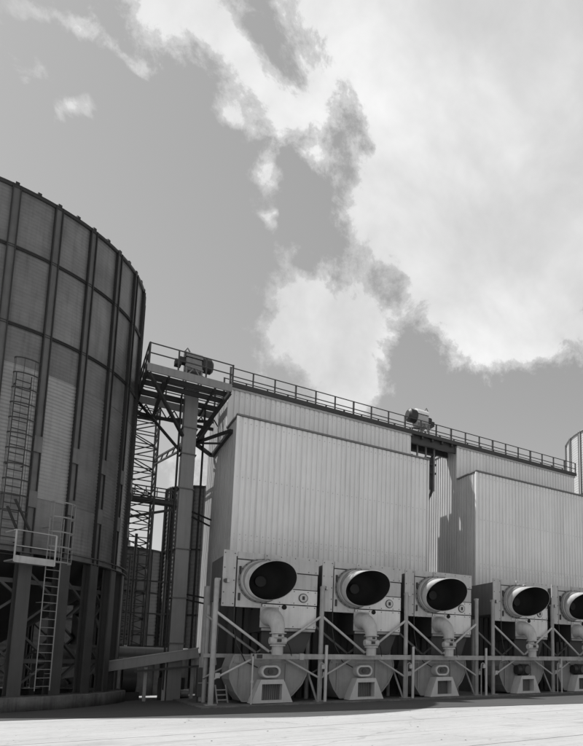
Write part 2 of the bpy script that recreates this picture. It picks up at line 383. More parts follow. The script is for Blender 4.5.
# ------------------------------------------------------------------ dryers
def sheet_mesh(width, h, nr, horizontal_axis='x', depth=.05):
    pitch = width/nr; prof = []
    for i in range(nr):
        o = i*pitch; prof += [(o, 0), (o+pitch*.64, 0), (o+pitch*.71, depth), (o+pitch*.93, depth)]
    prof.append((width, 0)); vs = []
    for z in (0, h):
        for a_, b_ in prof: vs.append((a_, b_, z) if horizontal_axis == 'x' else (b_, -a_, z))
    n = len(prof); m = MB(); m.add(vs, [(i, i+1, n+i+1, n+i) for i in range(n-1)])
    return m
def wall_front(t, name, x0, x1, y, rows, m, ns, nr=4):
    wd = (x1-x0)/ns
    for j, (z0, z1) in enumerate(rows):
        me = sheet_mesh(wd, z1-z0, nr).mesh(name); me.materials.append(MATS[m])
        for i in range(ns): place(name, me, t, (x0+wd*i, y-.006*(i % 2)+.02*(j % 2), z0))
def wall_end(t, name, x, y0, y1, rows, m, ns, nr=4):
    wd = (y1-y0)/ns
    for j, (z0, z1) in enumerate(rows):
        me = sheet_mesh(wd, z1-z0, nr, 'y').mesh(name); me.materials.append(MATS[m])
        for i in range(ns): place(name, me, t, (x-.006*(i % 2)+.008*(j % 2), y0+wd*(i+1), z0))
YC, YT, YB = 27.35, 29.37, 33.7
ZC, ZT = 13.085, 15.154
def dryer(x0, x1, label):
    t = thing('grain_dryer', (x0, YC, 0), label, 'grain dryer', 'grain dryers in the row')
    wall_front(t, 'cladding_sheet', x0, x1, YC, [(5.75, 7.35), (7.34, ZC-.12)], 'cladding', 10)
    wall_end(t, 'cladding_sheet', x0, YC, YT, [(5.3, 7.35), (7.34, ZC-.12)], 'cladding_end_shade', 2)
    wall_end(t, 'cladding_sheet', x0-.01, YT, YB, [(2.2, 7.35), (7.34, ZT-.08)], 'cladding_end_shade', 4)
    wall_front(t, 'cladding_sheet', x0, x1, YT, [(ZC-.3, ZT-.08)], 'cladding', 10)
    MB().box((x0+.08, YC+.08, 5.4), (x1-.03, YT+.2, ZC-.1)).build('lower_housing', 'cladding', t)
    MB().box((x0+.08, YT+.08, 2.2), (x1-.03, YB-.01, ZT-.1)).build('upper_housing', 'cladding', t)
    MB().box((x0-.06, YC-.07, ZC-.1), (x1+.06, YC+.06, ZC-.03)).box((x0-.06, YC+.06, ZC-.1), (x0+.1, YT-.04, ZC-.03)).box((x0+.1, YC+.06, ZC-.09), (x1+.04, YT-.04, ZC-.04)).build('roof_flashing', 'flashing_shade', t)
    MB().box((x0-.07, YT-.08, ZT-.1), (x1+.06, YB+.05, ZT)).build('roof', 'trim', t)
    MB().box((x0-.05, YC-.05, 5.7), (x0+.07, YC+.04, ZC-.14)).build('corner_trim', 'cladding', t)
    MB().box((x1-.03, YC-.05, 5.7), (x1+.05, YC+.07, ZC-.14)).build('corner_trim', 'cladding', t)
    MB().box((x0-.06, YT-.05, ZC+.01), (x0+.06, YT+.06, ZT-.11)).build('corner_trim', 'cladding', t)
    MB().box((x1+.0, YT+.03, 2.2), (x1+.03, YB, ZT-.11)).build('side_plate', 'cladding', t)
    sm_ = MB(); nx = 40
    for yy, zs in ((YC-.004, (7.2, 7.45, 10.1, ZC-.4)), (YT-.004, (ZT-.35,))):
        for z in zs:
            for i in range(nx): xx = x0+(x1-x0)*(i+.32)/nx; sm_.box((xx-.014, yy-.01, z-.014), (xx+.014, yy+.01, z+.014))
    f_ = sm_.build('fasteners', 'trim', t); f_['kind'] = 'stuff'
    # dark base wall behind the fans
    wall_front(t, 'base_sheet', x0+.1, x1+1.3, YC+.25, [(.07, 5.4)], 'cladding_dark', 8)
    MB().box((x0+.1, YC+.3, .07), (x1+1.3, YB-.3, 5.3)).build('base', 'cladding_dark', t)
    return t
D1 = dryer(6.156, 16.29, 'ribbed metal grain dryer next to the big dark silo')
D2 = dryer(19.6, 29.77, 'ribbed metal grain dryer cut off by the right edge')

# ------------------------------------------------------------------ fan units
def fan_unit(label, dark_motor):
    t = thing('fan_unit', (0, 0, 0), label, 'fan unit', 'fan units along the foot of the dryers')
    def panel(x0, z0, x1, z1, m, y=0): return MB().box((x0, y, z0), (x1, y+.07, z1)).build('panel', m, t, .006)
    panel(0, 3.94, .49, 6.22, 'panel_paint', -.03)
    panel(.55, 5.92, 1.56, 6.2, 'panel_paint'); panel(.55, 3.94, 1.56, 5.87, 'panel_paint')
    panel(1.6, 5.53, 3.94, 6.22, 'panel_paint', -.01); panel(1.6, 4.83, 3.92, 5.485, 'panel_paint', .02)
    panel(1.6, 4.16, 3.92, 4.79, 'panel_light'); panel(1.6, 3.15, 3.9, 4.115, 'panel_light')
    MB().box((1.62, .02, 3.02), (3.88, .12, 3.12)).box((2.75, -.02, 3.06), (3.6, .02, 3.1)).build('lip', 'trim', t)
    MB().poly_y([(1.7, 2.1), (1.7, 3.01), (3.84, 3.01), (3.5, 2.1)], .3, .34).build('hopper_plate', 'dark_plate', t)
    MB().box((.06, .1, 4.3), (3.9, 2.35, 6.02)).build('plenum_box', 'plenum_paint', t)
    MB().box((1.65, .12, 3.0), (3.8, 2.0, 4.0)).build('plenum_box', 'dark_plate', t)
    # exhaust cowl: cut at a slant, so that top and right reach farther out
    xc, zc = 1.51, 5.05; n = 48
    Lf = lambda a: 1.2+.36*math.sin(a)+.62*math.cos(a)
    def ring(r, yf, dx=0, dz=0): return [(xc+dx+r*math.cos(2*PI*k/n), yf(2*PI*k/n), zc+dz+r*math.sin(2*PI*k/n)) for k in range(n)]
    def skin(rs):
        m = MB(); vs = [p for r in rs for p in r]
        m.add(vs, [(i*n+k, i*n+(k+1) % n, (i+1)*n+(k+1) % n, (i+1)*n+k) for i in range(len(rs)-1) for k in range(n)], True); return m
    dx, dz = .12, -.1
    skin([ring(.81, lambda a: -.02), ring(.81, lambda a: -.2), ring(.80, lambda a: -.42*Lf(a)-.08, dx*.4, dz*.4), ring(.78, lambda a: -.42*Lf(a)-.08, dx*.4, dz*.4)]).build('collar', 'collar_shade', t)  # shaded base section, split off the cowl and coloured darker
    cowl = skin([ring(.785, lambda a: -.40*Lf(a)-.06, dx*.4, dz*.4), ring(.765, lambda a: -Lf(a), dx, dz), ring(.745, lambda a: -Lf(a), dx, dz)]).build('cowl', 'cowl_paint', t)
    skin([ring(.744, lambda a: -Lf(a)+.002, dx, dz), ring(.77, lambda a: -.35*Lf(a)-.1, dx*.4, dz*.4), ring(.77, lambda a: -.12), ring(.2, lambda a: -.1), ring(.01, lambda a: -.1)]).build('cowl_lining', 'recess_shade', cowl)
    for r, y in ((.92, -.05), (.86, -.14), (.85, -.26)):
        skin([ring(r-.06, lambda a: y+.05), ring(r, lambda a: y+.05), ring(r, lambda a: y), ring(r-.06, lambda a: y)]).build('flange', 'frame_paint' if y < -.1 else 'collar_shade', cowl)
    MB().tube((xc-.1, -.1, zc-.05), (xc-.1, -.3, zc-.05), .22, n=20).build('fan_hub', 'hub_shade', cowl)
    # roundel, port, lugs, latch
    rd = MB().tube((3.3, .02, 4.46), (3.3, -.03, 4.46), .2, n=28).build('roundel', 'dark_plate', t)
    MB().tube((3.3, -.03, 4.46), (3.3, -.05, 4.46), .165, n=28).build('disc', 'bright_steel', rd)
    MB().box((3.25, -.07, 4.38), (3.35, -.05, 4.54)).build('nameplate', 'dark_steel', rd)
    MB().tube((2.5, .02, 4.02), (2.5, -.04, 4.02), .1, n=16).build('port', 'recess_shade', t)  # solid disc; the hole's darkness is only its colour
    for x in (1.72, 2.12): MB().path([(x-.1, -.02, 5.9), (x-.08, -.12, 5.98), (x, -.16, 6.0), (x+.08, -.12, 5.98), (x+.1, -.02, 5.9)], .035, 8).tube((x, .0, 5.9), (x, -.1, 5.9), .07, n=10).build('lifting_lug', 'bright_steel', t)
    la = MB().tube((.13, .0, 4.96), (.13, -.08, 4.96), .09, n=14).build('latch', 'dark_plate', t)
    MB().box((.16, -.1, 4.9), (.26, -.04, 5.03)).build('catch', 'bright_steel', la)
    MB().box((1.25, -.02, 4.02), (1.5, .0, 4.12)).build('nameplate', 'bright_steel', t)
    MB().path([(.5, -.05, 3.95), (.5, -.08, 3.2), (.62, -.1, 2.5), (1.0, -.12, 1.75), (1.5, -.1, 1.5)], .025, 6).build('cable', 'dark_steel', t)
    MB().path([(2.3, -.85, 2.62), (2.55, -.7, 2.4), (2.7, -.5, 2.15), (2.75, -.45, 1.9)], .02, 6).build('cable', 'dark_steel', t)
    MB().box((.62, -.05, 5.3), (.7, .0, 5.6)).build('handle', 'dark_steel', t); MB().box((.62, -.05, 4.2), (.7, .0, 4.5)).build('handle', 'dark_steel', t)
    bo_ = MB()
    for k in range(24):
        a = 2*PI*k/24; bo_.tube((1.51+.89*math.cos(a), -.05, 5.05+.89*math.sin(a)), (1.51+.89*math.cos(a), -.085, 5.05+.89*math.sin(a)), .022, n=6)
    for z in (4.05, 4.5, 5.0, 5.5, 6.1):
        for x in (.06, .43): bo_.tube((x, -.03, z), (x, -.05, z), .022, n=6)
    for x in (1.7, 2.3, 2.9, 3.5, 3.82):
        for z in (3.22, 4.05, 4.22, 4.72, 5.6, 6.14): bo_.tube((x, .0, z), (x, -.025, z), .02, n=6)
    b_ = bo_.build('bolts', 'dark_steel', t); b_['kind'] = 'stuff'
    # elbow duct and valve
    el = MB(); pts = []; rr = []
    for k in range(11):
        a = PI/2*k/10; pts.append((1.9+.14*math.sin(a), -.12-.66*math.sin(a), 3.58-.62*(1-math.cos(a)))); rr.append(.39-.13*k/10)
    pts = [(1.9, .0, 3.58)]+pts+[(2.05, -.79, 2.86)]; rr = [.39]+rr+[.25]
    el.path(pts, rr, 20); e = el.build('elbow_duct', 'duct_paint', t)
    MB().box((1.52, -.03, 3.14), (2.28, .0, 4.0)).build('flange_plate', 'panel_paint', e)
    v = MB().tube((2.05, -.79, 2.9), (2.05, -.79, 2.86), .33, n=18).tube((2.05, -.79, 2.84), (2.05, -.79, 2.7), .24, n=18).build('valve', 'duct_paint', t)
    hb = MB(); hb.tube((1.86, -.79, 2.58), (2.24, -.79, 2.58), .17, n=14).tube((1.72, -.79, 2.58), (1.86, -.79, 2.58), .14, .17, 14).tube((2.24, -.79, 2.58), (2.38, -.79, 2.58), .17, .14, 14)
    hb.build('actuator', 'duct_paint', v)
    MB().box((1.98, -1.0, 2.52), (2.14, -.9, 2.64)).build('gauge', 'dark_steel', v)
    MB().box((1.99, -1.05, 2.74), (2.12, -.98, 2.82)).build('gauge', 'dark_steel', v)
    MB().tube((2.05, -.79, 2.42), (2.05, -.79, 2.36), .3, n=18).tube((2.05, -.79, 2.36), (2.05, -.79, 2.0), .22, n=18).build('lower_pipe', 'duct_paint', v)
    # fan volute
    pr = [(.62, 2.0), (.48, 1.55), (.5, 1.05), (.72, .55), (1.0, .16), (2.75, .14), (3.05, .4), (3.38, .78), (3.58, 1.2), (3.62, 1.6), (3.55, 2.0)]
    vo = MB().poly_y(pr, .1, 1.5).build('volute', 'volute_paint', t, .03)
    ed = MB()
    for i in range(len(pr)):
        p_, q_ = pr[i], pr[(i+1) % len(pr)]; ed.bar((p_[0], .09, p_[1]), (q_[0], .09, q_[1]), .06, .05, (0, 1, 0))
    ed.build('rim_angle', 'volute_paint', vo)
    MB().bar((.85, .08, .4), (.85, .08, 1.95), .05).bar((2.7, .08, .35), (2.7, .08, 1.95), .05).bar((.6, .07, 1.72), (3.5, .07, 1.72), .05).build('stiffener', 'volute_paint', vo)
    # intake hood
    ih = MB(); y0 = -.5; y1 = .1
    out = [(1.2, .09), (2.85, .09), (2.45, 1.02), (1.55, 1.02)]; inn = [(1.6, .2), (2.4, .2), (2.4, .84), (1.6, .84)]
    vs = [(x, y0, z) for x, z in out]+[(x, y0, z) for x, z in inn]+[(x, y1, z) for x, z in out]+[(x, -.12, z) for x, z in inn]
    ih.add(vs, [(0, 1, 5, 4), (1, 2, 6, 5), (2, 3, 7, 6), (3, 0, 4, 7), (0, 8, 9, 1), (1, 9, 10, 2), (2, 10, 11, 3), (3, 11, 8, 0), (4, 5, 13, 12), (5, 6, 14, 13), (6, 7, 15, 14), (7, 4, 12, 15)])
    hood = ih.build('intake_hood', 'hood_paint', t)
    sc_ = MB().box((1.56, -.13, .16), (2.44, -.1, .88)); sc_.build('screen', 'plenum_paint', hood)
    s2 = MB()
    for i in range(9): s2.bar((1.65+.0875*i, -.15, .2), (1.65+.0875*i, -.15, .84), .015)
    s2.build('screen_bars', 'volute_paint', hood)
    # motor
    if dark_motor:
        mo = MB().tube((1.72, -.12, 1.34), (2.25, -.12, 1.34), .3, n=18).tube((1.45, -.12, 1.34), (1.72, -.12, 1.34), .24, .27, 18).box((1.75, -.2, 1.02), (2.2, .1, 1.1)).build('motor', 'dark_steel', t)
        MB().tube((2.02, -.35, 1.34), (2.02, -.47, 1.34), .22, n=18).build('fan_cover', 'dark_plate', mo)
    else:
        st_ = lambda r, y: [(1.98+math.copysign(.14, math.cos(2*PI*k/28))+r*math.cos(2*PI*k/28), y, 1.34+r*math.sin(2*PI*k/28)) for k in range(28)]
        m = MB(); rs = [st_(.26, .1), st_(.26, -.3), st_(.24, -.34), st_(.17, -.34), st_(.17, -.24)]
        m.add([p for r in rs for p in r], [(i*28+k, i*28+(k+1) % 28, (i+1)*28+(k+1) % 28, (i+1)*28+k) for i in range(4) for k in range(28)])
        mo = m.build('motor_guard', 'hood_paint', t)
        m = MB(); m.add(st_(.171, -.25), [tuple(range(28))]); m.build('guard_plate', 'plenum_paint', mo)
        MB().tube((1.98, -.25, 1.34), (1.98, -.3, 1.34), .1, n=14).build('hub', 'dark_plate', mo)
    return t
YF = 24.82
ULAB = ['fan unit nearest the big dark silo, first of the row', 'second fan unit in the row, counted from the big dark silo',
        'fan unit in the middle of the row under the right end of the first dryer', 'fan unit just right of the gap between the dryers, dark motor',
        'fan unit cut off by the right edge of the picture']
base_u = fan_unit(ULAB[0], False); dark_u = fan_unit(ULAB[3], True)
UX = [5.32, 9.44, 13.56, 18.9, 23.14]
for i, x in enumerate(UX):
    o = base_u if i == 0 else dark_u if i == 3 else copy_tree(base_u if i < 3 else dark_u)
    o.location = (x, YF, 0); o['label'] = ULAB[i]

# ------------------------------------------------------------------ steel frame carrying the fan units
def frame(xs, label):
    t = thing('support_frame', (xs[0], 24.7, 0), label, 'steel frame', 'frames carrying the fan units')
    for x in xs:
        p = MB().tube((x, 24.68, .07), (x, 24.68, 5.0), .1, n=14).box((x-.2, 24.5, .07), (x+.2, 24.86, .1)).build('post', 'frame_paint', t)
        MB().box((x-.06, 24.66, 4.94), (x+.12, 24.84, 5.03)).build('cap', 'trim', p)
        MB().tube((x+.15, 26.7, .07), (x+.15, 26.7, 4.1), .09, n=12).build('rear_post', 'frame_paint', t)
        MB().box((x+.1, 24.6, 1.1), (x+.28, 24.72, 1.3)).build('junction_box', 'duct_paint', p)
    for a_, b_ in zip(xs, xs[1:]):
        m_ = (a_+b_)/2
        for y, mm in ((24.66, 'brace_paint'), (26.6, 'frame_paint')):
            MB().tube((a_+.05, y, 3.68), (m_-.03, y, 2.15), .055, n=10).build('brace', mm, t)
            MB().tube((b_-.05, y, 3.68), (m_+.03, y, 2.15), .055, n=10).build('brace', mm, t)
            MB().tube((a_+.05, y, 1.06), (m_-.5, y, 1.95), .045, n=10).build('brace', mm, t)
            MB().tube((b_-.05, y, 1.06), (m_+.5, y, 1.95), .045, n=10).build('brace', mm, t)
        MB().tube((b_-.08, 24.75, .1), (b_-.42, 25.2, 1.5), .05, n=8).build('strut', 'frame_paint', t)
        MB().bar((a_, 26.6, 2.0), (b_, 26.6, 2.0), .12, .16).build('rear_beam', 'frame_paint', t)
    return t
frame([5.1, 9.42, 13.58, 17.72], 'grey pipe frame with slanting braces under the first three fan units')
frame([18.78, 23.04, 27.3], 'grey pipe frame with slanting braces under the two right fan units')

bt = thing('beam', (6.45, 24.42, 0), 'long grey horizontal box beam running in front of all fan units', 'beam')
x = 6.45
for ln in (2.05, 5.3, 5.4, 5.6, 6.4):
    MB().box((x, 24.34, 1.84), (x+ln-.03, 24.48, 2.06)).build('segment', 'frame_paint', bt, .008)
    MB().box((x+ln-.1, 24.325, 1.82), (x+ln+.07, 24.495, 2.08)).build('sleeve', 'frame_paint', bt); x += ln
MB().box((6.66, 24.325, 1.87), (6.88, 24.34, 2.03)).box((6.5, 24.33, 1.86), (6.56, 24.34, 2.04)).build('bracket', 'dark_steel', bt)
for xx, r, lab in ((6.5, .03, 'thin pale standpipe at the free left end of the beam'), (9.52, .065, 'pipe stand between the first and second fan units'), (13.76, .065, 'pipe stand between the second and third fan units'),
                   (18.02, .065, 'pipe stand in front of the gap between the dryers'), (23.3, .05, 'pipe stand left of the last fan unit')):
    zt = 2.45 if r > .05 else 1.95
    s = thing('pipe_stand', (xx, 24.27, 0), lab, 'pipe stand', 'pipe stands along the beam')
    MB().tube((xx, 24.26, .07), (xx, 24.26, zt), r, n=10).build('pipe', 'brace_paint', s)
    if r > .03:
        MB().path([(xx-.28, 24.3, .07), (xx-.28, 24.3, 1.55), (xx-.26, 24.3, 1.66), (xx-.18, 24.3, 1.7), (xx-.06, 24.28, 1.62)], .03, 8).build('hose', 'frame_paint', s)
        MB().box((xx-.2, 24.2, 1.44), (xx-.06, 24.3, 1.62)).build('tap', 'duct_paint', s)
    else: MB().tube((xx, 24.26, .9), (xx, 24.26, 1.0), .06, n=8).build('tap', 'bright_steel', s)

# ------------------------------------------------------------------ rooftop catwalk
YR = YT-.02; ZD = ZT+.06
cw = thing('catwalk', (6.1, YT, ZD), 'long rooftop catwalk with thin dark railing along both dryers', 'catwalk')
cx0, cx1 = 6.1, 29.9
MB().box((cx0, YT-.1, ZD), (cx1, YT+1.3, ZD+.06)).build('deck', 'rail_steel', cw)
MB().box((cx0, YT-.16, ZD-.06), (cx1, YT-.11, ZD+.17)).build('kick_plate', 'rail_steel', cw)
MB().box((16.2, YT+.1, ZD-.5), (19.7, YT+.28, ZD-.01)).build('girder', 'rail_steel', cw)
MB().box((16.2, YT+1.1, ZD-.5), (19.7, YT+1.28, ZD-.01)).build('girder', 'rail_steel', cw)
for i in range(5): MB().box((16.3+.7*i, YT-.1, ZD-.2), (16.4+.7*i, YT+1.3, ZD-.01)).build('cross_beam', 'rail_steel', cw)
zr = ZD+.92
for yy in (YT-.07, YT+1.25):
    n = 22
    for i in range(n+1):
        xx = cx0+.04+(cx1-cx0-.08)*i/n; MB().bar((xx, yy, ZD+.05), (xx, yy, zr), .09 if i % 3 else .14, .06).build('railing_post', 'rail_steel', cw)
    for z in (zr, ZD+.5): MB().tube((cx0, yy, z), (cx1, yy, z), .028, n=8).build('rail', 'rail_steel', cw)
    if yy > YT: break
for xx, z in ((8.6, .25), (12.4, .22), (25.2, .3), (27.9, .25), (7.0, .15)):
    MB().box((xx, YT+.2, ZD+.06), (xx+.9, YT+.7, ZD+z)).build('cover', 'rail_steel', cw)

def drive(t, c, s, sx, lit):       # head drive of a bucket elevator
    x, y, z = c
    q = lambda a, b, e: (x+a*sx, y+b*s, z+e*s)
    MB().box(q(-.55, -.3, .35), q(.55, .35, 1.0)).build('head_casing', 'leg_paint' if not lit else 'trim', t, .06*s)
    h = MB(); nn = 16
    h.add([q(-.55+1.1*j, .03+.37*math.cos(PI*k/nn)*-1, 1.0+.36*math.sin(PI*k/nn)) for j in (0, 1) for k in range(nn+1)], [(k, k+1, nn+2+k, nn+1+k) for k in range(nn)]+[tuple(range(nn+1)), tuple(range(2*nn+1, nn, -1))])
    h.build('head_hood', 'leg_paint' if not lit else 'cladding', t)
    m = MB(); m.tube(q(.55, 0, .9), q(1.15, 0, .9), .36*s, n=18); m.tube(q(1.15, 0, .9), q(1.3, 0, .9), .36*s, .24*s, 18); m.build('motor', 'dark_steel', t)
    MB().tube(q(-.55, 0, .85), q(-.95, 0, .85), .2*s, n=14).build('gearbox', 'dark_steel', t)
    MB().box(q(-1.2, -.2, .55), q(-.8, .2, .8)).build('gear_cover', 'dark_steel', t)
    for i in (-1, 1):
        for j in (-1, 1): MB().bar(q(i*.5, j*.35, -.3), q(i*.5, j*.35, .5), .07).build('stand_leg', 'ladder_paint', t)
        MB().bar(q(i*.5, -.36, 0), q(0, -.36, .5), .05).build('stand_brace', 'ladder_paint', t)
    MB().bar(q(-.6, -.4, .5), q(.6, -.4, .42), .05).build('stand_rail', 'ladder_paint', t)
    MB().tube(q(.5, -.45, .12), q(1.25, -.45, .02), .04, n=8).build('shaft', 'dark_steel', t)
    MB().path([q(-.62, -.1, 1.0), q(-.6, -.1, 1.35), q(-.45, -.1, 1.5), q(-.3, -.1, 1.35)], .04, 8).build('lifting_eye', 'ladder_paint', t)

# ------------------------------------------------------------------ elevator leg and its head platform
PX0, PX1, PY0, PY1, PZ = 2.47, 5.95, 27.87, 31.75, 14.62
et = thing('bucket_elevator', (4.62, 30.2, 0), 'tall grey bucket elevator trunk with dark drive motor on top, beside the big silo', 'elevator')
zz = 0.
cuts = [0, 2.6, 4.7, 7.0, 9.9, 11.6, 12.9, 14.95]
for a_, b_ in zip(cuts, cuts[1:]):
    MB().box((4.32, 29.95, a_), (4.9, 30.5, b_-.01)).build('casing', 'leg_paint', et, .01)
    MB().box((4.27, 29.9, b_-.05), (4.95, 30.55, b_-.005)).build('flange', 'plenum_paint', et)
for xx, yy, r in ((4.16, 29.9, .035), (4.2, 30.3, .045), (5.45, 31.3, .05)):
    MB().tube((xx, yy, .5), (xx, yy, 14.5), r, n=8).build('conduit', 'dark_steel', et)
br = MB(); A = (5.0, 30.9, 12.5); br.bar((6.09, 28.2, 12.5), (6.09, 32.3, 12.5), .16); br.bar(A, (6.05, 28.2, 12.5), .12); br.bar(A, (6.05, 32.3, 12.5), .16); br.bar((4.98, 30.3, 12.5), A, .12); br.bar(A, (6.05, 30.2, 12.5), .08); br.bar((4.98, 30.0, 12.55), (5.4, 32.6, 12.95), .08); br.build('wall_bracket', 'dark_steel', et)
for z in (4.9, 8.9):
    b2 = MB(); b2.bar((5.0, 30.4, z), (6.08, 31.6, z), .07); b2.bar((5.0, 30.4, z-.25), (6.08, 31.9, z-.25), .07); b2.build('wall_bracket', 'dark_steel', et)

pt = thing('platform', (PX0, PY0, PZ), 'railed steel platform jutting out left of the dryer roof round the elevator head', 'platform')
fs = MB(); fs.box((PX0, PY0, PZ-.36), (PX1, PY0+.08, PZ)); fs.build('fascia', 'leg_paint', pt)
MB().box((PX0, PY1-.08, PZ-.36), (PX1, PY1, PZ)).build('fascia', 'leg_paint', pt)
MB().box((PX0, PY0+.09, PZ-.34), (PX0+.08, PY1-.09, PZ-.01)).build('fascia', 'dark_steel', pt)
MB().box((PX1-.08, PY0+.09, PZ-.34), (PX1, PY1-.09, PZ-.01)).build('fascia', 'dark_steel', pt)
for yy in (28.7, 29.55, 30.7): MB().box((PX0+.09, yy, PZ-.3), (PX1-.09, yy+.1, PZ-.06)).build('joist', 'dark_steel', pt)
for xx in (3.3, 5.2): MB().box((xx, PY0+.09, PZ-.42), (xx+.08, PY1-.09, PZ-.31)).build('joist', 'dark_steel', pt)
for i in range(30):
    yy = PY0+.14+i*.122
    if i % 4 == 0: MB().box((PX0+.09, yy, PZ-.05), (PX1-.09, yy+.05, PZ-.015)).build('grating_bar', 'dark_steel', pt)
def rail_run(t, a_, b_, z0, n, pw=.07, h=.95):
    a_ = Vector(a_); b_ = Vector(b_)
    for i in range(n+1):
        p = a_+(b_-a_)*i/n; MB().bar((p.x, p.y, z0), (p.x, p.y, z0+h), pw if i not in (0, n) else .17, .06).build('railing_post', 'rail_steel', t)
    for z in (z0+h, z0+h*.52): MB().tube((a_.x, a_.y, z), (b_.x, b_.y, z), .03, n=8).build('rail', 'rail_steel', t)
rail_run(pt, (PX0+.06, PY0+.04, 0), (PX1, PY0+.04, 0), PZ, 3); rail_run(pt, (PX0+.04, PY0+.1, 0), (PX0+.04, PY1, 0), PZ, 4, .05); rail_run(pt, (PX0+.1, PY1-.04, 0), (PX1, PY1-.04, 0), PZ, 3, .05)
for a_, b_ in (((PX0+.1, PY1-.1, PZ-.4), (4.3, 30.4, 11.8)), ((PX0+.1, PY0+.1, PZ-.4), (4.3, 29.95, 12.4)), ((PX1-.06, PY0+.1, PZ-.4), (5.0, 30.2, 12.6)), ((PX1-.06, PY1-.1, PZ-.4), (5.0, 30.5, 12.3)), ((PX0+.1, PY1, PZ-1.1), (PX1, PY1, PZ-.5)), ((3.2, PY0+.4, PZ-.45), (3.2, PY1, PZ-1.0))):
    MB().bar(a_, b_, .13, .13).build('knee_brace', 'dark_steel', pt)
rt = MB()
for i in range(6): rt.bar((PX0+.1+.62*i, PY1-.05, PZ-.9), (PX0+.4+.62*i, PY1-.05, PZ-.4), .05); rt.bar((PX0+.4+.62*i, PY1-.05, PZ-.4), (PX0+.72+.62*i, PY1-.05, PZ-.9), .05)
rt.bar((PX0, PY1-.05, PZ-.92), (PX1, PY1-.05, PZ-.92), .14); rt.build('truss', 'dark_steel', pt)
drive(et, (4.5, 29.5, PZ+.42), 1.0, .66, False)
e2 = thing('bucket_elevator', (17.0, 31.0, 0), 'bucket elevator in the gap between the dryers, its pale drive head above the catwalk', 'elevator')
for ya, yb in ((31.05, 31.75), (31.95, 32.75)): MB().box((16.65, ya, 0), (17.4, yb, ZD-.55)).build('casing', 'leg_paint', e2)  # hidden twin trunks, added and sized to block sun on the end wall
drive(e2, (17.3, 30.0, ZD+.36), 1.15, -.72, True)
for xx in (17.15, 17.75, 18.35): MB().bar((xx, 30.1, 12.2), (xx, 30.1, 15.1), .09).build('hanger', 'ladder_paint', e2)
for z in (13.35, 13.9, 14.5): MB().bar((16.5, 30.12, z), (18.5, 30.12, z), .09, .12).build('hanger_bar', 'dark_steel', e2)
MB().box((17.85, 30.3, 12.4), (18.3, 30.7, 14.4)).build('spout_box', 'dark_plate', e2)
MB().path([(18.5, 30.6, 14.6), (18.5, 30.6, 12.3), (18.2, 30.7, 11.6), (17.9, 30.8, 9.0)], .09, 10).build('spout_pipe', 'dark_plate', e2)
lf = MB()
for i in range(14): lf.bar((16.3, 30.6, 8.2+.5*i), (16.75, 31.3, 8.2+.5*i), .08)
lf.bar((16.3, 30.6, 8), (16.3, 30.6, 15), .07); lf.build('side_ladder', 'dark_steel', e2)

# ------------------------------------------------------------------ lattice mast
lt = thing('lattice_mast', (3.5, 40.8, 0), 'open steel lattice mast between the big silo and the elevator trunk', 'mast')
mx0, mx1, my0, my1, mz = 2.7, 4.42, 40.0, 41.7, 19.0
for xx in (mx0, mx1):
    for yy in (my0, my1): MB().bar((xx, yy, 0), (xx, yy, mz), .1).build('leg', 'dark_steel', lt)
h = .8; k = 0; z = .4
while z+h < mz:
    for f, (a_, b_) in enumerate((((mx0, my0), (mx1, my0)), ((mx0, my1), (mx1, my1)), ((mx0, my0), (mx0, my1)), ((mx1, my0), (mx1, my1)))):
        p_, q_ = (a_, b_) if (k+f) % 2 else (b_, a_)
        MB().bar((p_[0], p_[1], z), (q_[0], q_[1], z+h), .06).build('diagonal', 'dark_steel', lt)
        MB().bar((a_[0], a_[1], z), (b_[0], b_[1], z), .055).build('rung', 'dark_steel', lt)
    z += h; k += 1
bt2 = thing('conveyor_bridge', (3.8, 37, 11), 'short trussed conveyor bridge from the lattice mast to the narrow dark silo', 'conveyor')
for yy in (40.4, 41.3):
    m = MB(); m.bar((2.2, yy, 11.9), (6.4, yy, 11.9), .08); m.bar((2.2, yy, 12.5), (6.4, yy, 12.5), .06)
    for i in range(7): m.bar((2.2+.6*i, yy, 11.9), (2.2+.6*i, yy, 12.5), .05)
    m.build('truss', 'dark_steel', bt2)
MB().box((2.2, 40.5, 11.6), (6.4, 41.2, 11.85)).build('trough', 'dark_steel', bt2)
MB().bar((2.4, 41, 10.3), (6.2, 41, 11.6), .14).build('strut', 'dark_steel', bt2)
st2 = thing('spout', (4.35, 40, 12), 'slanting lattice spout running from the mast to the elevator trunk', 'spout')
for dz in (0, .35): MB().bar((4.35, 40.1, 13.9+dz), (4.85, 30.5, 12.3+dz), .09).build('chord', 'dark_steel', st2)
m = MB()
for i in range(6): m.bar((4.35+.08*i, 40.1-1.6*i, 13.9-.267*i), (4.39+.08*i, 39.3-1.6*i, 14.12-.267*i), .06)
m.build('lacing', 'dark_steel', st2)

# ------------------------------------------------------------------ conveyors and gear between silo and dryer
c1 = thing('conveyor', (2.6, 33, 2.3), 'round grey conveyor tube lying level behind the slanting trough', 'conveyor')
MB().tube((-.5, 33.4, 2.3), (5.6, 33.0, 2.15), .28, n=18).build('tube', 'leg_paint', c1)
for xx in (1.0, 2.9, 4.8): MB().tube((xx-.05, 33.35, 2.24), (xx+.05, 33.33, 2.24), .33, n=18).build('flange', 'frame_paint', c1)
for xx in (2.4, 4.5): MB().bar((xx, 33.3, 0), (xx, 33.3, 2.0), .12).build('stand', 'dark_steel', c1)
c2 = thing('conveyor', (2.6, 30, 1.8), 'slanting grey conveyor trough leading up to the elevator trunk', 'conveyor')
MB().bar((.2, 30.6, 1.2), (5.5, 29.6, 2.15), .5, .42).build('trough', 'leg_paint', c2)
MB().bar((.2, 30.6, 1.43), (5.5, 29.6, 2.38), .56, .05).build('lid', 'frame_paint', c2)
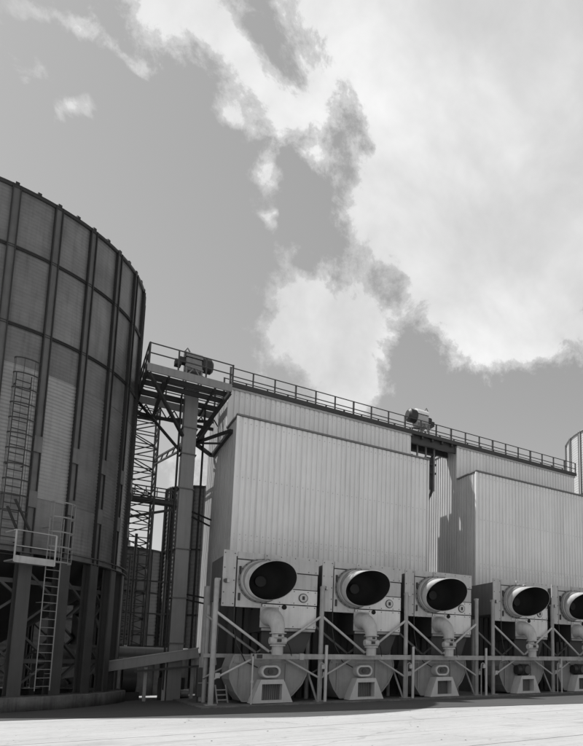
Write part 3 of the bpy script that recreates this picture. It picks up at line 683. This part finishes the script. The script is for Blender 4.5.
for xx, z in ((3.45, 1.5), (4.2, 1.65), (5.35, 1.9)): MB().bar((xx, 30.0, 0), (xx, 30.0, z), .13).build('stand', 'frame_paint', c2)
MB().bar((3.0, 29.8, 1.32), (5.5, 29.4, 1.55), .12, .1).build('cable_tray', 'dark_steel', c2)
tk = thing('drum', (3.6, 31.2, 0), 'dark round drum standing under the slanting conveyor trough', 'drum')
MB().tube((2.7, 31.6, .95), (3.25, 31.6, .95), .62, n=22).build('shell', 'dark_plate', tk); MB().box((2.6, 31.2, .0), (3.4, 32.0, .38)).build('cradle', 'dark_steel', tk)
wh = thing('pulley', (4.5, 31.5, 0), 'dark spoked pulley low beside the elevator foot', 'pulley')
m = MB()
for i in range(24):
    a = 2*PI*i/24; b = 2*PI*(i+1)/24; m.bar((4.35, 31.5+.6*math.cos(a), .72+.6*math.sin(a)), (4.35, 31.5+.6*math.cos(b), .72+.6*math.sin(b)), .14, .1)
for i in range(3): a = PI*i/3; m.bar((4.35, 31.5+.6*math.cos(a), .72+.6*math.sin(a)), (4.35, 31.5-.6*math.cos(a), .72-.6*math.sin(a)), .07)
m.build('rim', 'dark_steel', wh); MB().box((4.2, 31.3, 0), (4.5, 31.7, .25)).build('bearing', 'dark_steel', wh)
bo = thing('elevator_boot', (4.6, 30.7, 0), 'dark boot box at the foot of the elevator trunk', 'boot')
MB().box((4.15, 30.8, .05), (5.2, 31.4, 1.0)).build('box', 'dark_plate', bo); MB().tube((5.0, 30.7, .28), (5.35, 30.7, .28), .2, n=14).build('bearing', 'bright_steel', bo)
pl = thing('pillar', (5.35, 27.3, 0), 'round grey pillar at the dryer corner above the dark cabinet', 'pillar')
MB().tube((5.35, 27.5, .07), (5.35, 27.5, 5.0), .16, n=14).build('shaft', 'frame_paint', pl)
MB().tube((5.5, 27.2, 4.6), (5.72, 27.0, 1.6), .035, n=8).build('cable', 'brace_paint', pl)
cb = thing('cabinet', (5.15, 26.6, 0), 'dark steel cabinet on legs left of the first pipe post', 'cabinet')
MB().box((4.98, 26.7, .3), (5.55, 27.1, 1.5)).build('box', 'dark_plate', cb, .02)
for xx in (5.03, 5.5): MB().bar((xx, 26.8, .07), (xx, 26.8, .3), .06).build('leg', 'dark_steel', cb)
MB().box((5.0, 26.68, .85), (5.53, 26.7, .88)).build('hinge', 'frame_paint', cb)
ld = thing('step', (5.7, 25.8, 0), 'small steel step leaning behind the first pipe post', 'step')
m = MB()
for xx in (5.55, 5.95): m.bar((xx, 25.6, .07), (xx-.05, 25.9, .8), .04)
for z in (.2, .4, .6): m.bar((5.54, 25.65+.3*z, z), (5.94, 25.65+.3*z, z), .05)
m.build('treads', 'frame_paint', ld)

pb = thing('pipe_rack', (2.6, 34.5, 3), 'bundle of thin upright pipes in front of the lattice mast', 'pipes')
for i, xx in enumerate((3.1, 3.35, 4.0, 4.9, 5.3)): MB().tube((xx, 36.6+.3*(i % 2), 0), (xx, 36.6+.3*(i % 2), 7.5+1.3*(i % 3)), .05+.02*(i % 2), n=8).build('pipe', 'dark_steel', pb)
for z in (2.6, 4.4, 6.2): MB().bar((2.9, 36.75, z), (5.5, 36.75, z), .08).build('cross_bar', 'dark_steel', pb)
lw = thing('low_wall', (3.5, 36, 0), 'low dark concrete wall behind the conveyors', 'wall')
for i in range(5): MB().box((-.6+1.75*i, 36.0, 0), (1.13+1.75*i, 36.2, 2.1)).build('wall_slab', 'concrete_plinth', lw)
for i in range(6): MB().box((-.72+1.75*i, 35.9, 0), (-.5+1.75*i, 36.0, 2.2)).build('wall_post', 'concrete_plinth', lw)

# ------------------------------------------------------------------ loose chips on the concrete
m = MB()
for i in range(260):
    x = random.uniform(-1.5, 22); y = random.uniform(7, 19.6); s = random.choice((.008, .01, .012, .016, .03)); 
    vs = [(x+s*math.cos(2*PI*k/5)*random.uniform(.6, 1.3), y+s*math.sin(2*PI*k/5)*random.uniform(.6, 1.3), .004) for k in range(5)]+[(x, y, .004+s*.3)]
    m.add(vs, [(k, (k+1) % 5, 5) for k in range(5)])
gv = m.build('gravel', 'concrete_plinth'); gv['kind'] = 'stuff'; gv['label'] = 'loose stone chips scattered over the pale concrete'; gv['category'] = 'gravel'
